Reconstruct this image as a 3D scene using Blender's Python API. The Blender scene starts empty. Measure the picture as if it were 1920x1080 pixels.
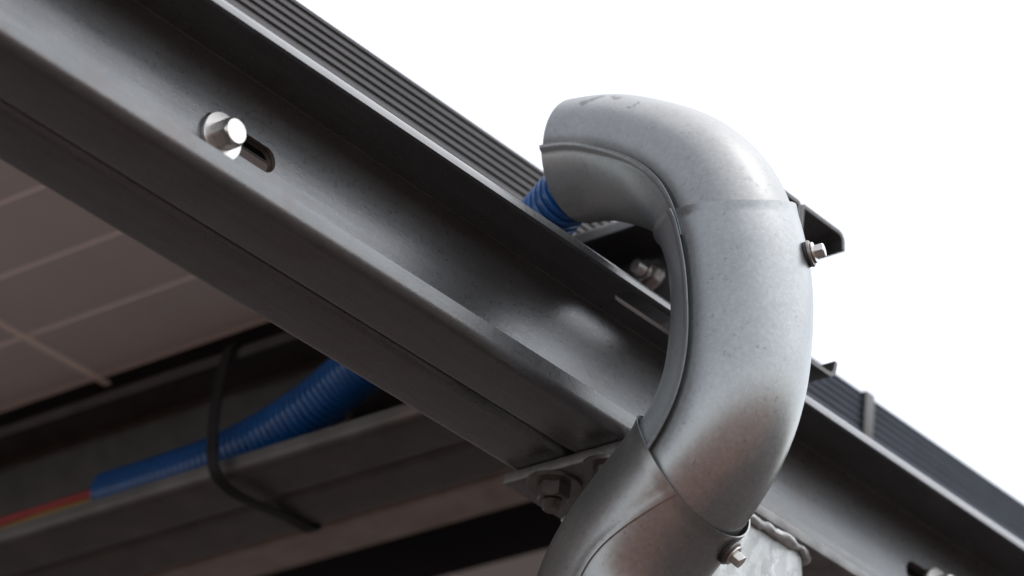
import bpy, bmesh, math, random
from mathutils import Vector, Matrix, noise as mnoise

random.seed(7)
R = math.radians
scene = bpy.context.scene

# ------------------------------------------------------------------ camera, sky, sun, exposure
CAM_H = 1.6                                    # eye height in metres
PITCH = R(21.998)                              # camera looks up at the solar array
cam_data = bpy.data.cameras.new('camera')
cam_data.sensor_width = 36.0
cam_data.lens = 36.0 * 6500.0 / 1920.0         # about 122 mm
cam_data.clip_start = 0.05
cam_data.clip_end = 3000.0
cam_data.dof.use_dof = True
cam_data.dof.focus_distance = 2.06
cam_data.dof.aperture_fstop = 6.3
cam_data.dof.aperture_blades = 9
cam = bpy.data.objects.new('camera', cam_data)
scene.collection.objects.link(cam)
cam.location = (0, 0, CAM_H)
cam.rotation_euler = (math.pi / 2 + PITCH, 0, 0)
scene.camera = cam

SUN_EL, SUN_AZ = R(64), R(78)                 # azimuth clockwise from +Y (view direction)
world = bpy.data.worlds.new('World')
scene.world = world
world.use_nodes = True
wn, wl = world.node_tree.nodes, world.node_tree.links
wn.clear()
sky = wn.new('ShaderNodeTexSky')
sky.sky_type = 'NISHITA'
sky.sun_disc = False
sky.sun_elevation = SUN_EL
sky.sun_rotation = SUN_AZ
sky.altitude = 50
sky.air_density = 1.0
sky.dust_density = 1.2
sky.ozone_density = 1.0
hs = wn.new('ShaderNodeHueSaturation')         # overcast: the blue is washed out of the sky
hs.inputs['Saturation'].default_value = 0.22
bg = wn.new('ShaderNodeBackground')
bg.inputs['Strength'].default_value = 0.15
wo = wn.new('ShaderNodeOutputWorld')
wl.new(sky.outputs[0], hs.inputs['Color'])
wl.new(hs.outputs[0], bg.inputs['Color'])
wl.new(bg.outputs[0], wo.inputs['Surface'])

sun_data = bpy.data.lights.new('sun', 'SUN')
sun_data.energy = 0.5
sun_data.angle = R(90)
sun_data.color = (1.0, 0.965, 0.92)
sun = bpy.data.objects.new('sun', sun_data)
scene.collection.objects.link(sun)
sdir = Vector((math.sin(SUN_AZ) * math.cos(SUN_EL), math.cos(SUN_AZ) * math.cos(SUN_EL), math.sin(SUN_EL)))
sun.rotation_euler = sdir.to_track_quat('Z', 'Y').to_euler()
sun.location = (4, -3, 8)

vs = scene.view_settings
vs.view_transform = 'Standard'
vs.look = 'None'
vs.gamma = 1.0
vs.exposure = 1.2
try:
    vs.use_curve_mapping = False
except Exception:
    pass
scene.cycles.max_bounces = 6
scene.cycles.use_denoising = True

# ------------------------------------------------------------------ the array's own frame
# u runs down the slope along the rafter beam, v runs level along the purlin, n is square to the panels (mm)
TH, TILT = R(48.747), R(9.1316)
V = Vector((-math.sin(TH), math.cos(TH), 0))
H = Vector((math.cos(TH), math.sin(TH), 0))
U = H * math.cos(TILT) + Vector((0, 0, -math.sin(TILT)))
N = U.cross(V)
ORG = Vector((0.01970769, 1.92992924, CAM_H + 0.82914282))   # top near edge of the beam
ROT = Matrix((U, V, N)).transposed()

def W(u, v, n):
    return ORG + (U * u + V * v + N * n) * 0.001

def to_uvn(w):
    d = Vector(w) - ORG
    return Vector((d.dot(U), d.dot(V), d.dot(N))) * 1000

DOWN = Vector((-U.z, -V.z, -N.z))              # world down expressed in u, v, n

# ------------------------------------------------------------------ materials
def nodes_of(name):
    m = bpy.data.materials.new(name)
    m.use_nodes = True
    nt = m.node_tree
    return m, nt.nodes, nt.links, nt.nodes['Principled BSDF']

def coords(nd, lk, scale=(1, 1, 1)):
    tc = nd.new('ShaderNodeTexCoord')
    mp = nd.new('ShaderNodeMapping')
    mp.inputs['Scale'].default_value = scale
    lk.new(tc.outputs['Object'], mp.inputs['Vector'])
    return mp.outputs['Vector']

def ramp(nd, lk, fac, stops):
    r = nd.new('ShaderNodeValToRGB')
    e = r.color_ramp.elements
    e[0].position, e[0].color = stops[0][0], (*stops[0][1], 1)
    e[1].position, e[1].color = stops[-1][0], (*stops[-1][1], 1)
    for p, c in stops[1:-1]:
        x = e.new(p); x.color = (*c, 1)
    lk.new(fac, r.inputs['Fac'])
    return r.outputs['Color']

def noise(nd, lk, vec, scale, detail=4, rough=0.55, dist=0.0):
    t = nd.new('ShaderNodeTexNoise')
    t.inputs['Scale'].default_value = scale
    t.inputs['Detail'].default_value = detail
    t.inputs['Roughness'].default_value = rough
    t.inputs['Distortion'].default_value = dist
    lk.new(vec, t.inputs['Vector'])
    return t.outputs['Fac']

def mixc(nd, lk, fac, a, b, mode='MIX'):
    m = nd.new('ShaderNodeMix')
    m.data_type = 'RGBA'
    m.blend_type = mode
    for sock, val in ((m.inputs[0], fac), (m.inputs[6], a), (m.inputs[7], b)):
        if isinstance(val, (int, float)):
            sock.default_value = val
        elif isinstance(val, tuple):
            sock.default_value = (*val, 1)
        else:
            lk.new(val, sock)
    return m.outputs[2]

def bump(nd, lk, bs, height, strength, dist=0.001, prev=None):
    b = nd.new('ShaderNodeBump')
    b.inputs['Strength'].default_value = strength
    b.inputs['Distance'].default_value = dist
    lk.new(height, b.inputs['Height'])
    if prev is not None:
        lk.new(prev, b.inputs['Normal'])
    lk.new(b.outputs['Normal'], bs.inputs['Normal'])
    return b.outputs['Normal']

def steel(name, dark, light, metallic=0.85, rough=(0.38, 0.52), rust=0.0, grain=0.25, gscale=(1, 1, 1), scale=30):
    m, nd, lk, bs = nodes_of(name)
    vec = coords(nd, lk)
    f = noise(nd, lk, vec, scale, 4, 0.6)
    col = ramp(nd, lk, f, [(0.3, dark), (0.7, light)])
    f2 = noise(nd, lk, vec, scale * 9, 3, 0.7)
    col = mixc(nd, lk, 0.16, col, ramp(nd, lk, f2, [(0.35, tuple(x * 0.7 for x in dark)), (0.65, light)]))
    if gscale != (1, 1, 1):                     # rolling marks along the length
        sv = coords(nd, lk, (0.035, 1, 1))
        fs_ = noise(nd, lk, sv, 170, 3, 0.65)
        col = mixc(nd, lk, 0.24, col, ramp(nd, lk, fs_, [(0.34, tuple(x * 0.62 for x in dark)), (0.66, tuple(x * 1.12 for x in light))]))
    if rust:
        fr = noise(nd, lk, vec, 14, 4, 0.7, 1.0)
        mask = ramp(nd, lk, fr, [(0.56, (0, 0, 0)), (0.72, (rust, rust, rust))])
        col = mixc(nd, lk, mask, col, (0.13, 0.06, 0.04))
    lk.new(col, bs.inputs['Base Color'])
    bs.inputs['Metallic'].default_value = metallic
    rr = ramp(nd, lk, f2, [(0.3, (rough[0],) * 3), (0.7, (rough[1],) * 3)])
    lk.new(rr, bs.inputs['Roughness'])
    gv = coords(nd, lk, gscale)
    g = noise(nd, lk, gv, 800, 2, 0.6)
    b1 = bump(nd, lk, bs, g, grain, 0.0006)
    bump(nd, lk, bs, f, 0.02, 0.003, b1)
    return m

MAT = {}
MAT['beam'] = steel('black_primed_galvanised_steel', (0.15, 0.153, 0.157), (0.185, 0.188, 0.193), 0.78, (0.26, 0.33), 0.2, 0.15, (0.5, 1, 1.2))
MAT['cut'] = steel('raw_rusty_cut_edge', (0.05, 0.042, 0.038), (0.09, 0.072, 0.062), 0.3, (0.6, 0.75), 0.4, 0.2)
MAT['purlin'] = steel('weathered_galvanised_steel', (0.075, 0.074, 0.073), (0.125, 0.122, 0.12), 0.75, (0.4, 0.55), 0.2, 0.2)
MAT['bolt'] = steel('bright_zinc_plated', (0.5, 0.485, 0.465), (0.64, 0.62, 0.595), 0.9, (0.26, 0.36), 0.0, 0.05)
MAT['nut'] = steel('dull_zinc_plated', (0.11, 0.102, 0.098), (0.18, 0.167, 0.16), 0.85, (0.3, 0.42), 0.25, 0.1)
MAT['plate'] = steel('hot_dip_galvanised_plate', (0.11, 0.11, 0.108), (0.23, 0.23, 0.228), 0.7, (0.42, 0.6), 0.15, 0.5, scale=60)
MAT['frame'] = steel('bronze_anodised_aluminium', (0.05, 0.047, 0.047), (0.075, 0.07, 0.07), 0.7, (0.38, 0.5), 0.0, 0.12, (0.1, 1, 1))
MAT['rail'] = steel('mill_finish_aluminium', (0.26, 0.215, 0.19), (0.4, 0.34, 0.3), 0.8, (0.35, 0.5), 0.2, 0.1)

def pipe_material(name, k, metal=0.86):
    m, nd, lk, bs = nodes_of(name)
    K = lambda *c: tuple(x * y for x, y in zip(c, k))
    vec = coords(nd, lk)
    f = noise(nd, lk, vec, 26, 7, 0.62, 0.4)
    col = ramp(nd, lk, f, [(0.28, K(0.325, 0.33, 0.331)), (0.5, K(0.35, 0.354, 0.355)), (0.72, K(0.38, 0.383, 0.384))])
    # flaky pale zinc bloom
    f2 = noise(nd, lk, vec, 330, 4, 0.7, 0.5)
    bloom = ramp(nd, lk, f2, [(0.44, (0, 0, 0)), (0.64, (0.36, 0.36, 0.36))])
    col = mixc(nd, lk, bloom, col, K(0.49, 0.495, 0.497))
    # dark specks
    vo = nd.new('ShaderNodeTexVoronoi')
    vo.inputs['Scale'].default_value = 170
    vo.inputs['Randomness'].default_value = 1.0
    wn_ = nd.new('ShaderNodeTexNoise'); wn_.inputs['Scale'].default_value = 330; wn_.inputs['Detail'].default_value = 2
    lk.new(vec, wn_.inputs['Vector'])
    wa = nd.new('ShaderNodeVectorMath'); wa.operation = 'MULTIPLY_ADD'
    lk.new(wn_.outputs['Color'], wa.inputs[0]); wa.inputs[1].default_value = (0.0075,) * 3; lk.new(vec, wa.inputs[2])
    lk.new(wa.outputs[0], vo.inputs['Vector'])
    sp = ramp(nd, lk, vo.outputs['Distance'], [(0.14, (1, 1, 1)), (0.27, (0, 0, 0))])
    sm = ramp(nd, lk, noise(nd, lk, vec, 70, 4, 0.7), [(0.46, (0, 0, 0)), (0.62, (0.55, 0.55, 0.55))])
    spk = mixc(nd, lk, 1.0, sp, sm, 'MULTIPLY')
    col = mixc(nd, lk, spk, col, (0.13, 0.135, 0.15))
    # hairline scuffs
    wv = coords(nd, lk, (1, 2.6, 1))
    sc = noise(nd, lk, wv, 190, 2, 0.4, 5.0)
    line = ramp(nd, lk, sc, [(0.488, (0, 0, 0)), (0.5, (1, 1, 1)), (0.512, (0, 0, 0))])
    lm = ramp(nd, lk, noise(nd, lk, vec, 45, 3, 0.6), [(0.5, (0, 0, 0)), (0.62, (0.8, 0.8, 0.8))])
    col = mixc(nd, lk, mixc(nd, lk, 1.0, line, lm, 'MULTIPLY'), col, (0.14, 0.145, 0.15))
    lk.new(col, bs.inputs['Base Color'])
    bs.inputs['Metallic'].default_value = metal
    rr = ramp(nd, lk, f2, [(0.3, (0.30, 0.30, 0.30)), (0.7, (0.36, 0.36, 0.36))])
    lk.new(rr, bs.inputs['Roughness'])
    b1 = bump(nd, lk, bs, f2, 0.03, 0.0005)
    bump(nd, lk, bs, f, 0.025, 0.004, b1)
    return m
MAT['pipe'] = pipe_material('galvanised_sheet_grey', (0.73, 0.735, 0.735))
MAT['pipe_pale'] = pipe_material('galvanised_sheet_pale', (0.78, 0.80, 0.81))
MAT['pipe_dull'] = pipe_material('galvanised_sheet_dull', (0.80, 0.85, 0.88), 0.6)

def spangle_material():
    m, nd, lk, bs = nodes_of('spangled_zinc')
    vec = coords(nd, lk, (1, 1, 0.7))
    di = noise(nd, lk, vec, 90, 4, 0.7)
    w = mixc(nd, lk, 0.02, vec, di)
    vo = nd.new('ShaderNodeTexVoronoi')
    vo.inputs['Scale'].default_value = 150
    lk.new(w, vo.inputs['Vector'])
    sep = nd.new('ShaderNodeSeparateColor')
    lk.new(vo.outputs['Color'], sep.inputs['Color'])
    col = ramp(nd, lk, sep.outputs[0], [(0.1, (0.30, 0.315, 0.32)), (0.5, (0.38, 0.395, 0.395)), (0.9, (0.5, 0.515, 0.515))])
    f = noise(nd, lk, vec, 55, 6, 0.65)
    col = mixc(nd, lk, 0.4, col, ramp(nd, lk, f, [(0.35, (0.28, 0.295, 0.295)), (0.65, (0.5, 0.515, 0.51))]))
    lk.new(col, bs.inputs['Base Color'])
    bs.inputs['Metallic'].default_value = 0.45
    rr = ramp(nd, lk, sep.outputs[1], [(0.0, (0.35, 0.35, 0.35)), (1.0, (0.6, 0.6, 0.6))])
    lk.new(rr, bs.inputs['Roughness'])
    bump(nd, lk, bs, f, 0.25, 0.0015)
    return m
MAT['post'] = spangle_material()

def plastic(name, a, b, rough=0.4, scale=60, spec=0.5):
    m, nd, lk, bs = nodes_of(name)
    vec = coords(nd, lk)
    f = noise(nd, lk, vec, scale, 5, 0.6)
    lk.new(ramp(nd, lk, f, [(0.3, a), (0.7, b)]), bs.inputs['Base Color'])
    bs.inputs['Roughness'].default_value = rough
    bs.inputs['Specular IOR Level'].default_value = spec
    bump(nd, lk, bs, noise(nd, lk, vec, scale * 8, 3), 0.06, 0.0005)
    return m
MAT['blue'] = plastic('blue_conduit_plastic', (0.003, 0.055, 0.19), (0.005, 0.074, 0.26), 0.28)
MAT['black'] = plastic('black_nylon', (0.006, 0.006, 0.0065), (0.011, 0.011, 0.012), 0.65, 60, 0.25)
MAT['rubber'] = plastic('black_rubber', (0.02, 0.02, 0.021), (0.035, 0.033, 0.034), 0.7)
MAT['red'] = plastic('red_wire_sheath', (0.21, 0.007, 0.01), (0.27, 0.01, 0.014), 0.4)
MAT['yellow'] = plastic('yellow_wire_sheath', (0.2, 0.12, 0.022), (0.25, 0.15, 0.03), 0.4)
MAT['sheet'] = plastic('white_backsheet', (0.90, 0.88, 0.86), (0.93, 0.91, 0.89), 0.5, 12)
MAT['cell'] = plastic('grey_cell_rear', (0.56, 0.575, 0.585), (0.60, 0.615, 0.62), 0.45, 9)
MAT['ribbon'] = plastic('white_ribbon', (0.9, 0.86, 0.82), (0.93, 0.89, 0.85), 0.5, 20)
MAT['navy'] = plastic('dark_navy_backsheet', (0.004, 0.004, 0.005), (0.007, 0.007, 0.008), 0.8, 8, 0.1)
MAT['glass'] = plastic('dark_solar_glass', (0.01, 0.014, 0.03), (0.016, 0.022, 0.045), 0.08, 5)

def ground_material():
    m, nd, lk, bs = nodes_of('reddish_soil_and_gravel')
    vec = coords(nd, lk)
    f = noise(nd, lk, vec, 0.5, 8, 0.6)
    col = ramp(nd, lk, f, [(0.3, (0.062, 0.043, 0.036)), (0.55, (0.070, 0.052, 0.046)), (0.75, (0.076, 0.062, 0.056))])
    f2 = noise(nd, lk, vec, 30, 5, 0.7)
    col = mixc(nd, lk, 0.4, col, ramp(nd, lk, f2, [(0.3, (0.034, 0.024, 0.021)), (0.7, (0.095, 0.074, 0.066))]))
    # dark gravel below the array; unseen red clay added for the pipe's reflections
    clay = ramp(nd, lk, f2, [(0.3, (0.15, 0.068, 0.043)), (0.7, (0.27, 0.14, 0.098))])
    sep = nd.new('ShaderNodeSeparateXYZ'); lk.new(vec, sep.inputs[0])
    edge = nd.new('ShaderNodeMath'); edge.operation = 'MULTIPLY_ADD'
    lk.new(f, edge.inputs[0]); edge.inputs[1].default_value = 1.6; lk.new(sep.outputs[1], edge.inputs[2])
    mr = nd.new('ShaderNodeMapRange')
    mr.inputs['From Min'].default_value = 0.75; mr.inputs['From Max'].default_value = 0.45
    lk.new(edge.outputs[0], mr.inputs['Value'])
    col = mixc(nd, lk, mr.outputs[0], col, clay)
    lk.new(col, bs.inputs['Base Color'])
    bs.inputs['Roughness'].default_value = 0.95
    bump(nd, lk, bs, f2, 0.6, 0.03)
    return m
MAT['ground'] = ground_material()

# ------------------------------------------------------------------ builders
BASE = {}

def link(o):
    scene.collection.objects.link(o)
    return o

def tag(o, label, cat, group=None):
    o['label'] = label
    o['category'] = cat
    if group:
        o['group'] = group
    return o

def thing(name, label, cat, base, group=None):
    o = link(bpy.data.objects.new(name, None))
    o.empty_display_size = 0.03
    o.matrix_world = Matrix.Translation(W(*base)) @ ROT.to_4x4()
    BASE[o] = Vector(base)
    return tag(o, label, cat, group)

def finish(me, mat, angle=35):
    me.materials.clear()
    me.materials.append(MAT[mat])
    me.shade_smooth()
    me.set_sharp_from_angle(angle=R(angle))

def mesh_obj(name, verts, faces, mat, parent, angle=35, flip=False):
    """verts are absolute (u, v, n) in mm; the object is a child of parent"""
    b = BASE[parent]
    me = bpy.data.meshes.new(name)
    me.from_pydata([(Vector(p) - b) * 0.001 for p in verts], [], faces)
    bm = bmesh.new()
    bm.from_mesh(me)
    bmesh.ops.recalc_face_normals(bm, faces=bm.faces)
    bm.to_mesh(me)
    bm.free()
    finish(me, mat, angle)
    o = link(bpy.data.objects.new(name, me))
    o.parent = parent
    BASE[o] = b
    return o

def single(name, label, cat, base, verts, faces, mat, angle=35, group=None):
    """a thing that is one mesh"""
    b = Vector(base)
    me = bpy.data.meshes.new(name)
    me.from_pydata([(Vector(p) - b) * 0.001 for p in verts], [], faces)
    bm = bmesh.new(); bm.from_mesh(me)
    bmesh.ops.recalc_face_normals(bm, faces=bm.faces)
    bm.to_mesh(me); bm.free()
    finish(me, mat, angle)
    o = link(bpy.data.objects.new(name, me))
    o.matrix_world = Matrix.Translation(W(*base)) @ ROT.to_4x4()
    BASE[o] = b
    return tag(o, label, cat, group)

def extrude(profile, a, b, axis, cuts=1):
    """closed 2-D profile (x, n) swept along u or v; x is the other level axis"""
    vs_, fs = [], []
    k = len(profile)
    for i in range(cuts + 1):
        t = a + (b - a) * i / cuts
        for x, n in profile:
            vs_.append((t, x, n) if axis == 'u' else (x, t, n))
    for i in range(cuts):
        for j in range(k):
            j2 = (j + 1) % k
            fs.append((i * k + j, i * k + j2, (i + 1) * k + j2, (i + 1) * k + j))
    fs.append(tuple(range(k - 1, -1, -1)))
    fs.append(tuple(cuts * k + j for j in range(k)))
    return vs_, fs

def c_profile(edge, web, top, bottom, lip, t=3.0, rw=6.5, rl=7.5, seg=6, toplip=None, rwt=3.3, lean=7):
    toplip = toplip or lip
    """lipped channel: edge = x of the open side, web = x of the back, outside sizes"""
    s = 1 if web > edge else -1
    e, w = edge + s * t / 2, web - s * t / 2
    T, B = top - t / 2, bottom + t / 2
    ln = -s * math.tan(R(lean))
    path = [((e + ln * toplip, top - toplip), 0), ((e, T), rl - t / 2), ((w, T), rwt - t / 2), ((w, B), rw - t / 2), ((e, B), rl - t / 2), ((e + ln * lip, bottom + lip), 0)]
    pts = []
    for i, (p, r) in enumerate(path):
        p = Vector(p)
        if r == 0:
            pts.append(p)
            continue
        d0 = (Vector(path[i - 1][0]) - p).normalized()
        d1 = (Vector(path[i + 1][0]) - p).normalized()
        half = math.acos(max(-1, min(1, d0.dot(d1)))) / 2
        c = p + (d0 + d1).normalized() * (r / math.sin(half))
        tl = r / math.tan(half)
        q0, q1 = p + d0 * tl - c, p + d1 * tl - c
        a0, a1 = math.atan2(q0.y, q0.x), math.atan2(q1.y, q1.x)
        da = (a1 - a0 + math.pi) % (2 * math.pi) - math.pi
        for k in range(seg + 1):
            an = a0 + da * k / seg
            pts.append(c + Vector((math.cos(an), math.sin(an))) * r)
    left, right = [], []
    for i, p in enumerate(pts):
        a = pts[max(0, i - 1)]
        b = pts[min(len(pts) - 1, i + 1)]
        d = (b - a).normalized()
        nrm = Vector((-d.y, d.x))
        left.append(p + nrm * t / 2)
        right.append(p - nrm * t / 2)
    return [tuple(p) for p in left] + [tuple(p) for p in reversed(right)]

def cut_slots(obj, cutters):
    """cutters: list of (verts, faces) prisms in absolute uvn; real holes through the sheet"""
    b = BASE[obj]
    for vs_, fs in cutters:
        me = bpy.data.meshes.new('cutter')
        me.from_pydata([(Vector(p) - b) * 0.001 for p in vs_], [], fs)
        bm = bmesh.new(); bm.from_mesh(me)
        bmesh.ops.recalc_face_normals(bm, faces=bm.faces)
        bm.to_mesh(me); bm.free()
        c = link(bpy.data.objects.new('cutter', me))
        c.parent = obj.parent
        md = obj.modifiers.new('cut', 'BOOLEAN')
        md.operation = 'DIFFERENCE'
        md.solver = 'EXACT'
        md.object = c
        me.materials.append(MAT['cut'])
        try:
            md.material_mode = 'TRANSFER'
        except Exception:
            pass
        bpy.context.view_layer.update()
        dg = bpy.context.evaluated_depsgraph_get()
        new = bpy.data.meshes.new_from_object(obj.evaluated_get(dg))
        obj.modifiers.clear()
        old = obj.data
        obj.data = new
        bpy.data.meshes.remove(old)
        bpy.data.objects.remove(c)
        bpy.data.meshes.remove(me)
    me = obj.data
    me.shade_smooth()
    me.set_sharp_from_angle(angle=R(30))

def stadium(c, half_len, rad, axis, depth):
    """slot-shaped cutter, long way along u; axis 'v' (through web) or 'n' (through flange)"""
    ring = []
    for k in range(13):
        a = -math.pi / 2 + math.pi * k / 12
        ring.append((half_len - rad + rad * math.cos(a), rad * math.sin(a)))
    for k in range(13):
        a = math.pi / 2 + math.pi * k / 12
        ring.append((-half_len + rad + rad * math.cos(a), rad * math.sin(a)))
    vs_, fs = [], []
    for d in (-depth, depth):
        for x, y in ring:
            vs_.append((c[0] + x, c[1] + d, c[2] + y) if axis == 'v' else (c[0] + x, c[1] + y, c[2] + d))
    k = len(ring)
    for j in range(k):
        fs.append((j, (j + 1) % k, k + (j + 1) % k, k + j))
    fs.append(tuple(range(k)))
    fs.append(tuple(range(2 * k - 1, k - 1, -1)))
    return vs_, fs

def basis(d):
    d = Vector(d).normalized()
    h = Vector((0, 0, 1)) if abs(d.z) < 0.9 else Vector((1, 0, 0))
    x = d.cross(h).normalized()
    return x, d.cross(x).normalized(), d

def lathe(p, d, prof, seg=32, sides=None, spin=0.0):
    """revolve (height, radius) pairs about axis d from p; first and last rings are capped"""
    x, y, d = basis(d)
    p = Vector(p)
    n_ = sides or seg
    vs_, fs = [], []
    for h, r in prof:
        for k in range(n_):
            a = 2 * math.pi * k / n_ + spin
            vs_.append(tuple(p + d * h + (x * math.cos(a) + y * math.sin(a)) * r))
    m = len(prof)
    for i in range(m - 1):
        for k in range(n_):
            k2 = (k + 1) % n_
            fs.append((i * n_ + k, i * n_ + k2, (i + 1) * n_ + k2, (i + 1) * n_ + k))
    fs.append(tuple(range(n_)))
    fs.append(tuple((m - 1) * n_ + k for k in range(n_)))
    return vs_, fs

def hexa(p, d, af, h, spin=0.0, cham=0.1, seg=48):
    """hexagon nut or head with rounded chamfered corners on the free end"""
    x, y, d = basis(d)
    p = Vector(p)
    ri = af / 2
    vs_, fs = [], []
    def hexr(a):
        q = (a - spin) % (math.pi / 3) - math.pi / 6
        return ri / math.cos(q)
    rings = [(0, 0), (h * 0.6, 0), (h * 0.8, 1), (h, 2)]
    for hh, mode in rings:
        for k in range(seg):
            a = 2 * math.pi * k / seg
            r = hexr(a)
            z = hh
            if mode == 1:
                z = h * 0.96 - (r - ri * 0.96) * 0.7
            if mode == 2:
                r = ri * 0.95
            vs_.append(tuple(p + d * z + (x * math.cos(a) + y * math.sin(a)) * r))
    for i in range(3):
        for k in range(seg):
            k2 = (k + 1) % seg
            fs.append((i * seg + k, i * seg + k2, (i + 1) * seg + k2, (i + 1) * seg + k))
    fs.append(tuple(range(seg)))
    fs.append(tuple(3 * seg + k for k in range(seg)))
    return vs_, fs

def box(u0, u1, v0, v1, n0, n1, bev=0.0):
    if bev <= 0:
        vs_ = [(u, v, n) for u in (u0, u1) for v in (v0, v1) for n in (n0, n1)]
        return vs_, [(0, 1, 3, 2), (4, 6, 7, 5), (0, 4, 5, 1), (2, 3, 7, 6), (0, 2, 6, 4), (1, 5, 7, 3)]
    bm = bmesh.new()
    bmesh.ops.create_cube(bm, size=1)
    for q in bm.verts:
        q.co = Vector(((u0 + u1) / 2 + q.co.x * (u1 - u0), (v0 + v1) / 2 + q.co.y * (v1 - v0), (n0 + n1) / 2 + q.co.z * (n1 - n0)))
    bmesh.ops.bevel(bm, geom=bm.edges[:], offset=bev, segments=2, affect='EDGES', profile=0.5)
    bm.verts.index_update()
    vs_ = [tuple(q.co) for q in bm.verts]
    fs = [tuple(q.index for q in f.verts) for f in bm.faces]
    bm.free()
    return vs_, fs

def join(*parts):
    vs_, fs = [], []
    for v_, f_ in parts:
        o = len(vs_)
        vs_ += list(v_)
        fs += [tuple(i + o for i in f) for f in f_]
    return vs_, fs

def catmull(pts, per=12):
    P = [Vector(p) for p in pts]
    P = [P[0] * 2 - P[1]] + P + [P[-1] * 2 - P[-2]]
    out = []
    for i in range(1, len(P) - 2):
        p0, p1, p2, p3 = P[i - 1:i + 3]
        for k in range(per):
            t = k / per
            out.append(0.5 * ((2 * p1) + (p2 - p0) * t + (2 * p0 - 5 * p1 + 4 * p2 - p3) * t * t + (3 * p1 - p0 - 3 * p2 + p3) * t ** 3))
    out.append(P[-2])
    return out

def resample(pts, step):
    L = [0.0]
    for a, b in zip(pts, pts[1:]):
        L.append(L[-1] + (b - a).length)
    n_ = max(2, int(round(L[-1] / step)))
    out, j = [], 0
    for i in range(n_ + 1):
        t = L[-1] * i / n_
        while j < len(L) - 2 and L[j + 1] < t:
            j += 1
        f = (t - L[j]) / max(1e-9, L[j + 1] - L[j])
        out.append(pts[j].lerp(pts[j + 1], f))
    return out

def smooth_path(pts, it):
    pts = list(pts)
    for _ in range(it):
        pts = [pts[0]] + [(pts[i - 1] + pts[i] * 2 + pts[i + 1]) / 4 for i in range(1, len(pts) - 1)] + [pts[-1]]
    return pts

def frames(pts, ref):
    """tangent and two cross axes per point, first axis kept near ref"""
    out = []
    for i, p in enumerate(pts):
        t = (pts[min(i + 1, len(pts) - 1)] - pts[max(i - 1, 0)]).normalized()
        a = (Vector(ref) - t * t.dot(Vector(ref))).normalized()
        out.append((p, t, a, t.cross(a)))
    return out

def tube(pts, rad, ref=(1, 0, 0), seg=20, squash=1.0):
    fr = frames(pts, ref)
    vs_, fs = [], []
    for i, (p, t, a, b) in enumerate(fr):
        r = rad(i) if callable(rad) else rad
        for k in range(seg):
            an = 2 * math.pi * k / seg
            vs_.append(tuple(p + a * math.cos(an) * r + b * math.sin(an) * r * squash))
    for i in range(len(fr) - 1):
        for k in range(seg):
            k2 = (k + 1) % seg
            fs.append((i * seg + k, i * seg + k2, (i + 1) * seg + k2, (i + 1) * seg + k))
    fs.append(tuple(range(seg)))
    fs.append(tuple((len(fr) - 1) * seg + k for k in range(seg)))
    return vs_, fs

# ------------------------------------------------------------------ setting: ground
gm = bpy.data.meshes.new('ground')
G = 600.0
gm.from_pydata([(-G, -G, 0), (G, -G, 0), (G, G, 0), (-G, G, 0)], [], [(0, 1, 2, 3)])
gm.materials.append(MAT['ground'])
go = link(bpy.data.objects.new('ground', gm))
go['kind'] = 'structure'

# ------------------------------------------------------------------ rafter beam: two lipped channels back to back
def bolt_part(parent, p, d, af, h, washer_r, mat='bolt', stud=None, spin=0.3, name='bolt', wt=2.6, flange=None):
    p = Vector(p); d = Vector(d).normalized()
    v_, f_ = hexa(p + d * wt, d, af, h, spin)
    o = mesh_obj(name, v_, f_, mat, parent, 30)
    v_, f_ = lathe(p, d, [(0.0, washer_r - 0.2), (0.15, washer_r), (wt - 0.4, washer_r), (wt, washer_r - 0.4)], 40)
    mesh_obj('washer', v_, f_, mat, o, 30)
    if stud:
        prof = [(h + wt - 1, stud[0])]
        z = h + wt
        while z < h + wt + stud[1]:
            prof += [(z, stud[0] * 0.88), (z + 0.6, stud[0])]
            z += 1.25
        prof.append((z + 0.5, stud[0] * 0.8))
        v_, f_ = lathe(p, d, prof, 24)
        mesh_obj('threaded_end', v_, f_, mat, o, 25)
    return o

beam = thing('rafter_beam', 'long dark steel rafter beam of two lipped channels back to back, sloping across the picture', 'beam', (0, 48, -110))
v_, f_ = extrude(c_profile(0, 47.7, 0, -110, 15, toplip=9.5), -1100, 1400, 'u', 1)
near = mesh_obj('channel', v_, f_, 'beam', beam, 30)
near['label'] = 'near channel, open towards the viewer, with slotted holes'
SLOTS = [stadium((-209, 48, -47), 29, 8.0, 'v', 10), stadium((133, 20.2, -1.5), 36, 8.0, 'n', 8), stadium((474, 48, -44), 29, 8.0, 'v', 10)]
cut_slots(near, SLOTS)
v_, f_ = extrude(c_profile(96, 48.3, 0, -110, 15, toplip=9.5), -1100, 1400, 'u', 1)
far = mesh_obj('channel', v_, f_, 'beam', beam, 30)
cut_slots(far, [SLOTS[0], SLOTS[2]])
far['label'] = 'far channel, open away from the viewer'
bolt_part(beam, (-224.5, 44.6, -52), (0, -1, 0), 15.5, 11, 14.8, wt=3)
bolt_part(beam, (480, 44.6, -46), (0, -1, 0), 15.5, 11, 14.8, wt=3)

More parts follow.
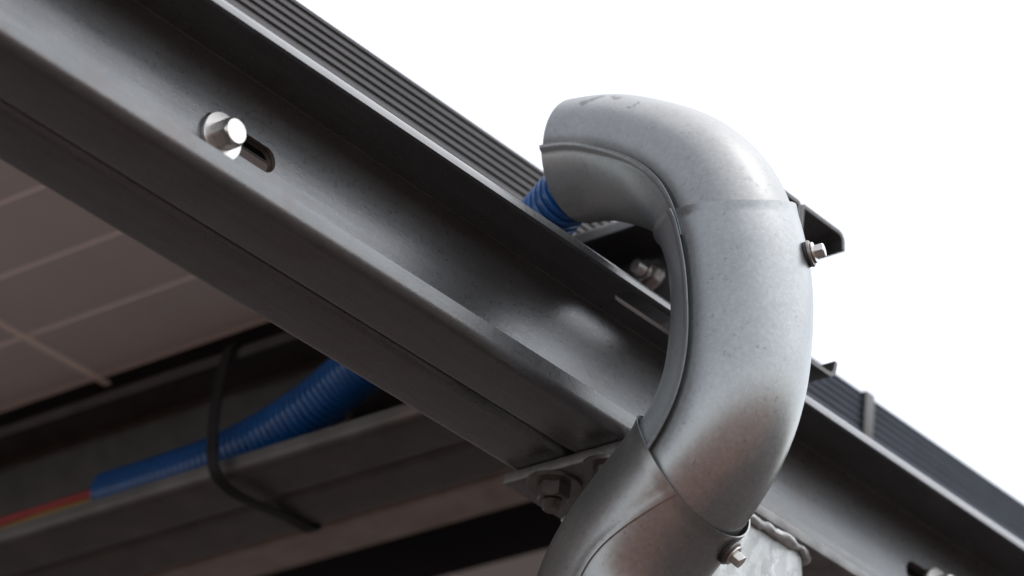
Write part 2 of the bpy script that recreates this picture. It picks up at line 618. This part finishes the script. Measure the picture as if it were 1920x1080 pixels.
# ------------------------------------------------------------------ purlin: two lipped channels back to back on top of the beam
purlin = thing('purlin', 'galvanised double channel purlin crossing over the beam and carrying the blue conduit', 'purlin', (215, 48, 0))
v_, f_ = extrude(c_profile(167, 214.7, 110, 0.4, 13), -25, 2400, 'v', 1)
pc = mesh_obj('channel', v_, f_, 'purlin', purlin, 30)
pc['label'] = 'channel holding the blue conduit'
v_, f_ = extrude(c_profile(263, 215.3, 110, 0.4, 13), -25, 2400, 'v', 1)
mesh_obj('channel', v_, f_, 'purlin', purlin, 30)
bolt_part(purlin, (211.6, 95, 86), (-1, 0, 0), 15, 9, 12, stud=(5, 7))
bolt_part(purlin, (211.6, 381, 55), (-1, 0, 0), 15, 9, 12, stud=(5, 7))

# ------------------------------------------------------------------ solar panels
def frame_profile(v0, n0, n1, ribs=5):
    """near face of the frame with long ribs, at x = v0 (outside) going back"""
    pts = [(v0 + 30, n0), (v0 + 0.8, n0), (v0, n0 + 0.8)]
    h = (n1 - n0 - 5) / ribs
    for i in range(ribs):
        b = n0 + 2.5 + i * h
        pts += [(v0, b), (v0 + 0.1, b + h * 0.30), (v0 + 1.5, b + h * 0.48), (v0 + 1.5, b + h * 0.72), (v0 + 0.1, b + h * 0.92)]
    pts += [(v0, n1 - 0.8), (v0 + 0.8, n1), (v0 + 11, n1), (v0 + 11, n1 - 2), (v0 + 2.8, n1 - 2), (v0 + 2.8, n0 + 2), (v0 + 30, n0 + 2)]
    return pts

PB, PT = 112.5, 147.0      # underside and top of the panel frames

MAT['navy_frame'] = steel('navy_anodised_aluminium', (0.022, 0.026, 0.036), (0.035, 0.04, 0.055), 0.7, (0.38, 0.5), 0.0, 0.12, (0.1, 1, 1))

def solar_panel(label, u0, u1, v0, v1, cells, fm='frame'):
    p = thing('solar_panel', label, 'solar panel', ((u0 + u1) / 2, (v0 + v1) / 2, PB), 'solar panels on the array')
    v_, f_ = extrude(frame_profile(v0, PB, PT), u0, u1, 'u')
    mesh_obj('frame_side', v_, f_, fm, p, 25)
    far_ = [(2 * (v0 + v1) / 2 - x, n) for x, n in frame_profile(v0, PB, PT)]
    v_, f_ = extrude(far_, u0, u1, 'u')
    mesh_obj('frame_side', v_, f_, fm, p, 25)
    for a, s in ((u0, 1), (u1, -1)):
        prof = [(a, PB), (a + 30 * s, PB), (a + 30 * s, PB + 2), (a + 2.8 * s, PB + 2), (a + 2.8 * s, PT - 2), (a + 11 * s, PT - 2), (a + 11 * s, PT - 0.2), (a, PT - 0.2)]
        v_, f_ = extrude(prof, v0 + 31, v1 - 31, 'v')
        mesh_obj('frame_end', v_, f_, fm, p, 25)
    ns = PB + 24
    v_, f_ = box(u0 + 3, u1 - 3, v0 + 3, v1 - 3, ns + 0.5, ns + 5)
    mesh_obj('glass_pane', v_, f_, 'glass', p)
    v_, f_ = box(u0 + 3.2, u1 - 3.2, v0 + 3.2, v1 - 3.2, ns, ns + 0.45)
    mesh_obj('backsheet', v_, f_, cells.get('sheet', 'sheet'), p)
    cu, cv = cells['pitch']
    g = cells['gap']
    me = None
    u = cells['u_start']
    vmax = cells['v_max']
    steps = 0
    while (u - cu > u0 + 8) if cells['dir'] < 0 else (u + cu < u1 - 8):
        lo = u - cu if cells['dir'] < 0 else u
        for v in cells['v_lines']:
            if v - cv < v0 + 6 or v > vmax or steps > 14:
                continue
            if me is None:
                v_, f_ = box(lo + g / 2, lo + cu - g / 2, v - cv + g / 2, v - g / 2, ns - 0.6, ns - 0.05)
                o = mesh_obj('cell', v_, f_, 'cell', p)
                me, lo0, v0c = o.data, lo, v
            else:
                o = link(bpy.data.objects.new('cell', me))
                o.parent = p
                o.location = ((lo - lo0) * 0.001, (v - v0c) * 0.001, 0)
        u += cu * cells['dir']
        steps += 1
    return p

VL = [627 - 215 + 215 * k for k in range(0, 9)]
NSH = PB + 24
pa = solar_panel('solar panel above the upper left of the beam, its pale gridded underside showing', -2100, 213.5, 140, 2440,
                 {'pitch': (73.4, 215), 'gap': 5.2, 'u_start': 181, 'dir': -1, 'v_lines': VL, 'v_max': 1300})
pb = solar_panel('solar panel low on the right, beyond the purlin, with a dark strip on its underside', 217, 2500, 140, 2440,
                 {'pitch': (73.4, 215), 'gap': 5.2, 'u_start': 586, 'dir': 1, 'v_lines': VL, 'v_max': 1300}, 'navy_frame')
# white ribbon along one cell gap
v_, f_ = extrude([(624, NSH - 2.6), (630, NSH - 2.6), (630.5, NSH - 1.4), (630, NSH - 0.7), (624, NSH - 0.7), (623.5, NSH - 1.4)], -1480, 194, 'u')
mesh_obj('ribbon', v_, f_, 'ribbon', pa, 20)
v_, f_ = box(186.5, 210, 172, 2408, NSH - 0.62, NSH - 0.05)
mesh_obj('edge_strip', v_, f_, 'frame', pa)
v_, f_ = box(470, 584, 175, 1150, NSH - 5, NSH - 0.3, 0.8)
mesh_obj('dark_strip', v_, f_, 'navy', pb)

# ------------------------------------------------------------------ rail under the right panel and its clamp
rail = [(408, 96.5), (410, 94.5), (450, 94.5), (452, 96.5), (452, 100), (448, 100), (448, 112), (412, 112), (412, 100), (408, 100)]
v_, f_ = extrude(rail, 150, 1200, 'v')
single('mounting_rail', 'brownish aluminium rail running behind the purlin under the right solar panel', 'rail', (430, 675, 95), v_, f_, 'rail', 25)
v_, f_ = join(box(510, 521, 138.0, 139.7, 108, 148.6, 0.3), box(510, 521, 139.75, 150, 147.3, 148.5, 0.2))
single('frame_clip', 'small light metal clip over the edge of the right solar panel', 'clip', (515, 138, 112), v_, f_, 'purlin')

# ------------------------------------------------------------------ post with head plate
post = thing('support_post', 'square spangled galvanised steel post with a welded head plate bolted under the beam', 'post', (213, 48, -118))
def ring_pts(u0, u1, v0, v1, r, seg=8):
    out = []
    for cu, cv, a0 in ((u1 - r, v1 - r, 0), (u0 + r, v1 - r, 90), (u0 + r, v0 + r, 180), (u1 - r, v0 + r, 270)):
        for k in range(seg + 1):
            a = R(a0 + 90 * k / seg)
            out.append((cu + r * math.cos(a), cv + r * math.sin(a)))
    return out
rp = ring_pts(154, 274, -9, 104, 20)
vs_, fs_ = [], []
top_h = W(213, 48, -118).z
for lvl in range(13):
    for (u, v) in rp:
        p = Vector((u, v, -118.3))
        w = W(*p)
        drop = w.z * lvl / 12
        vs_.append(tuple(p + DOWN * drop * 1000))
k = len(rp)
for i in range(12):
    for j in range(k):
        fs_.append((i * k + j, i * k + (j + 1) % k, (i + 1) * k + (j + 1) % k, (i + 1) * k + j))
fs_.append(tuple(range(k))); fs_.append(tuple(12 * k + j for j in range(k)))
mesh_obj('tube', vs_, fs_, 'post', post)
v_, f_ = box(96, 334, -15, 101, -118.2, -110.2, 1.2)
mesh_obj('head_plate', v_, f_, 'plate', post, 50)
# weld bead round the tube
wp = [Vector((u, v, -119.5)) for u, v in ring_pts(152, 276, -11, 106, 21, 10)]
wp = resample(wp + [wp[0]], 1.4)
random.seed(3)
rad = [3.6 + 1.3 * mnoise.noise(p * 0.05) + 0.5 * mnoise.noise(p * 0.16 + Vector((9, 3, 1))) for i, p in enumerate(wp)]
wp = [p + Vector((1.4 * mnoise.noise(p * 0.1), 1.6 * mnoise.noise(p * 0.1 + Vector((5, 5, 5))), 0)) for p in wp]
v_, f_ = tube(wp, lambda i: rad[i], (0, 0, 1), 20)
v_ = [tuple(Vector(p) + Vector((mnoise.noise(Vector(p) * 0.10), mnoise.noise(Vector(p) * 0.11 + Vector((7, 0, 0))), mnoise.noise(Vector(p) * 0.12 + Vector((0, 7, 0))))) * 1.5 + Vector((mnoise.noise(Vector(p) * 0.3), mnoise.noise(Vector(p) * 0.3 + Vector((3, 0, 0))), mnoise.noise(Vector(p) * 0.3 + Vector((0, 3, 0))))) * 0.8) for p in v_]
mesh_obj('weld_bead', v_, f_, 'post', post, 80)
for (bu, bv) in ((109, 69), (109, 24), (318, 69)):
    bolt_part(post, (bu, bv, -118.4), (0, 0, -1), 18.5, 10, 17.5, 'nut', stud=(6, 6), spin=0.5, wt=3)

# ------------------------------------------------------------------ sheet-metal pipe
pipe = thing('cable_pipe', 'curved galvanised sheet metal pipe in half shells bent in an S', 'pipe', (78, -30, -120))
RAD = 39.5
ctrl = [(75, 45, 91), (76.5, 22, 88), (78.5, 4, 81.5), (79.5, -35.5, 60), (79.5, -64, 33.5), (79.5, -81.5, 3), (79.5, -91, -26), (79.5, -96, -53), (79.5, -97, -79), (79.5, -95.5, -105), (79.5, -88, -131), (79.5, -74.5, -153), (79.5, -54, -174), (80, -33, -194), (80, -17, -215), (81, -8, -245), (83, -5, -300), (92, -5, -500)]
path = smooth_path(resample(catmull(ctrl), 2.0), 60)
fr = frames(path, (1, 0, 0))

def nearest(v, n):
    return min(range(len(path)), key=lambda i: (path[i].y - v) ** 2 + (path[i].z - n) ** 2)

def shell(name, i0, i1, a0, a1, r0, parent, lipdeg=(0, 0), liph=0.0, ends=(0, 0), th=1.0, cut=None, mat='pipe'):
    """part of the pipe wall between two angles (degrees round the axis); the angles may be functions of t in 0..1"""
    vs_, fs = [], []
    seg = 84
    n_ = i1 - i0
    for i in range(i0, i1 + 1):
        s = (i - i0) / n_
        A0 = a0(s) if callable(a0) else a0
        A1 = a1(s) if callable(a1) else a1
        flare = 0.0
        if i - i0 < 3: flare = max(flare, ends[0] * (1 - (i - i0) / 3))
        if i1 - i < 4: flare = max(flare, ends[1] * (1 - (i1 - i) / 4))
        for inner in (0, 1):
            for k in range(seg + 1):
                an = A0 + (A1 - A0) * k / seg
                r = r0 + flare - (th if inner else 0)
                if lipdeg[0] and an - A0 < lipdeg[0]:
                    r += liph * min(1.0, 2.2 * (1 - (an - A0) / lipdeg[0]))
                if lipdeg[1] and A1 - an < lipdeg[1]:
                    r += liph * min(1.0, 2.2 * (1 - (A1 - an) / lipdeg[1]))
                ii = i + (cut(an) - i0) * max(0.0, 1 - (i - i0) / 30) if cut else i
                j = min(int(ii), len(fr) - 2); fx = ii - j
                p = fr[j][0].lerp(fr[j + 1][0], fx)
                a = fr[j][2].lerp(fr[j + 1][2], fx)
                b = fr[j][3].lerp(fr[j + 1][3], fx)
                an = R(an)
                # hand-formed sheet: slight waviness
                r += 0.35 * mnoise.noise(Vector((p.y * 0.03, p.z * 0.03, an * 1.3)))
                vs_.append(tuple(p + (a * math.cos(an) + b * math.sin(an)) * r))
    row = 2 * (seg + 1)
    for i in range(n_):
        o0, o1 = i * row, (i + 1) * row
        for k in range(seg):
            fs.append((o0 + k, o0 + k + 1, o1 + k + 1, o1 + k))
            q = seg + 1
            fs.append((o0 + q + k, o1 + q + k, o1 + q + k + 1, o0 + q + k + 1))
        fs.append((o0, o1, o1 + seg + 1, o0 + seg + 1))
        fs.append((o0 + seg, o0 + 2 * seg + 1, o1 + 2 * seg + 1, o1 + seg))
    for o in (0, n_ * row):
        for k in range(seg):
            fs.append((o + k, o + seg + 1 + k, o + seg + 2 + k, o + k + 1))
    return mesh_obj(name, vs_, fs, mat, parent, 40)


def section(label, i0, i1, r, s_near, s_far, ends=(0, 0), cut=None, mats=('pipe', 'pipe_dull'), proud=(1.5, 2.0)):
    """two half shells; s_near / s_far = angles of the two long seams; the inner half's rim stands proud"""
    def off(f, d):
        return lambda s: (f(s) if callable(f) else f) + d
    o = shell('outer_shell', i0, i1, off(s_far, -4), off(s_near, 4), r, pipe, (0, 0), 0.0, ends, cut=cut, mat=mats[0])
    k = shell('inner_shell', i0, i1, off(s_near, 0), off(s_far, 360), r + proud[0], pipe, (6, 6), proud[1], ends, cut=cut, mat=mats[1])
    o['label'] = label + ', outer half'
    k['label'] = label + ', inner half'
    return o, k

END = len(path) - 1
section('upper bend', 0, 91, RAD, 195, -10)
section('middle bend', 84, 180, RAD + 2.2, lambda s: 195 - 21 * (s * s * (3 - 2 * s)), -8, (1.0, 0), lambda al: 74 + 14 * math.cos(R(al - 130)), ('pipe_pale', 'pipe_dull'))
section('lower bend', 172, END, RAD + 5.0, lambda s: 135 + 28 * (1 - (1 - min(1, s * 3.4)) ** 2), -8, (1.0, 0), lambda al: 165.6 + 7.6 * math.cos(R(al - 95)), ('pipe', 'pipe'), (0.9, 0.5))

def pipe_point(i, ang, r):
    p, t, a, b = fr[i]
    d = a * math.cos(R(ang)) + b * math.sin(R(ang))
    return p + d * r, d

def sheet_screw(i, ang, r, tiltv=(0, 0, 0)):
    p, d = pipe_point(i, ang, r - 0.6)
    d = (d + Vector(tiltv)).normalized()
    v_, f_ = join(lathe(p, d, [(4.4, 6.3), (4.9, 6.6), (5.6, 6.4), (6.2, 4.4)], 32), hexa(p + d * 6.0, d, 8.0, 5.6, 0.35))
    o = mesh_obj('screw', v_, f_, 'bolt', pipe, 30)
    v_, f_ = lathe(p, d, [(0.0, 7.2), (0.6, 7.9), (1.8, 7.9), (2.2, 7.5)], 36)
    mesh_obj('rubber_seal', v_, f_, 'rubber', o, 30)
    v_, f_ = lathe(p, d, [(2.2, 8.1), (2.5, 8.4), (3.6, 7.9), (4.4, 6.2)], 36)
    mesh_obj('washer', v_, f_, 'nut', o, 30)
    return o
sheet_screw(98, 70, RAD + 2.2)
sheet_screw(177, 60, RAD + 5.0)

# the dull stain near the mouth of the pipe: a patch with its own ragged shape in the pipe's own coordinates
def add_stain(mat, spots):
    nd, lk = mat.node_tree.nodes, mat.node_tree.links
    bs = nd['Principled BSDF']
    src = bs.inputs['Base Color'].links[0].from_socket
    vec = coords(nd, lk)
    nz = nd.new('ShaderNodeTexNoise')
    nz.inputs['Scale'].default_value = 240
    nz.inputs['Detail'].default_value = 4
    lk.new(vec, nz.inputs['Vector'])
    dis = nd.new('ShaderNodeVectorMath'); dis.operation = 'MULTIPLY_ADD'
    lk.new(nz.outputs['Color'], dis.inputs[0])
    dis.inputs[1].default_value = (0.007,) * 3
    lk.new(vec, dis.inputs[2])
    for pos, rad in spots:
        sub = nd.new('ShaderNodeVectorMath'); sub.operation = 'DISTANCE'
        lk.new(dis.outputs[0], sub.inputs[0])
        sub.inputs[1].default_value = tuple(c + 0.0035 for c in pos)
        mr = nd.new('ShaderNodeMapRange')
        mr.inputs['From Min'].default_value = rad
        mr.inputs['From Max'].default_value = rad * 0.85
        mr.inputs['To Max'].default_value = 0.75
        lk.new(sub.outputs['Value'], mr.inputs['Value'])
        src = mixc(nd, lk, mr.outputs[0], src, (0.075, 0.077, 0.08))
    lk.new(src, bs.inputs['Base Color'])
pb_ = BASE[pipe]
sp_ = []
for i, ang, r_ in ((10, 147, 0.0036), (12, 142, 0.0034), (13, 136, 0.0036), (17, 134, 0.003), (19, 136, 0.003), (28, 136, 0.0017), (29, 140, 0.0017), (29, 144, 0.0015), (28, 148, 0.0014)):
    w_, _ = pipe_point(i, ang, RAD)
    sp_.append((tuple((w_ - pb_) * 0.001), r_))
add_stain(MAT['pipe'], sp_)

# ------------------------------------------------------------------ blue corrugated conduit
cpath = smooth_path(resample(catmull([(190, 596, 29), (190, 540, 29), (190, 480, 31), (189, 425, 39), (184, 380, 48), (175, 330, 60), (156, 260, 66), (132, 190, 66), (107, 125, 64), (90, 85, 66), (78, 52, 73), (74, 22, 80), (78, 0, 76)]), 0.6), 120)
PITCHC = 6.0
def crad(i):
    ph = (i * 0.6 / PITCHC) % 1.0
    d = abs(ph - 0.5) / 0.5                      # 0 in the groove, 1 on the crest
    return 15.6 + 3.9 * min(1.0, d / 0.55) ** 0.7
v_, f_ = tube(cpath, crad, (0, 0, 1), 28)
f_ = f_[:-2]
single('corrugated_conduit', 'blue corrugated plastic conduit rising from the purlin into the mouth of the metal pipe', 'conduit', (189, 590, 4), v_, f_, 'blue', 75)
def wire(name, label, mat, pts, r=3.0):
    p_ = smooth_path(resample(catmull(pts), 4), 6)
    v_, f_ = tube(p_, r, (0, 0, 1), 12)
    single(name, label, 'wire', pts[-1], v_, f_, mat, 60)
wire('cable', 'red wire running out of the end of the blue conduit', 'red', [(188, 520, 36), (186, 596, 34), (181, 650, 30), (178, 720, 27), (178, 800, 22), (180, 950, 10), (182, 1500, 7)], 3.6)
wire('cable', 'yellow wire under the red one at the end of the blue conduit', 'yellow', [(188, 520, 26), (184, 596, 26), (177, 650, 22), (174.5, 720, 18), (174.5, 800, 14), (174.5, 950, 7), (174.5, 1500, 7)], 2.6)

# ------------------------------------------------------------------ black cable tie round the purlin
loop = [(163.5, 458, 104), (158, 455, 80), (154, 451, 50), (154, 448, 22), (159, 446, 1), (176, 444, -8), (205, 444, -7), (238, 446, -3), (264, 448, -1.8), (266.5, 449, 8), (266, 452, 60), (266, 455, 104), (263, 456, 111.4), (240, 457, 111.4), (190, 458, 111.4), (167, 458, 111.2)]
lp = [Vector(p) for p in loop]
pp = catmull(lp + [lp[0]], 10)
pp = smooth_path(resample(pp, 2.0), 6)
vs_, fs_ = [], []
for i, p in enumerate(pp):
    t = (pp[(i + 1) % len(pp)] - pp[i - 1]).normalized()
    a = Vector((0, 1, 0)); a = (a - t * a.dot(t)).normalized(); b = t.cross(a)
    for x, y in ((-5.2, -0.8), (5.2, -0.8), (5.2, 0.8), (-5.2, 0.8)):
        vs_.append(tuple(p + a * x + b * y))
for i in range(len(pp) - 1):
    for k in range(4):
        fs_.append((i * 4 + k, i * 4 + (k + 1) % 4, (i + 1) * 4 + (k + 1) % 4, (i + 1) * 4 + k))
single('cable_tie', 'black plastic tie looped loosely round the purlin and blue conduit', 'cable tie', (215, 452, 0), vs_, fs_, 'black', 40)
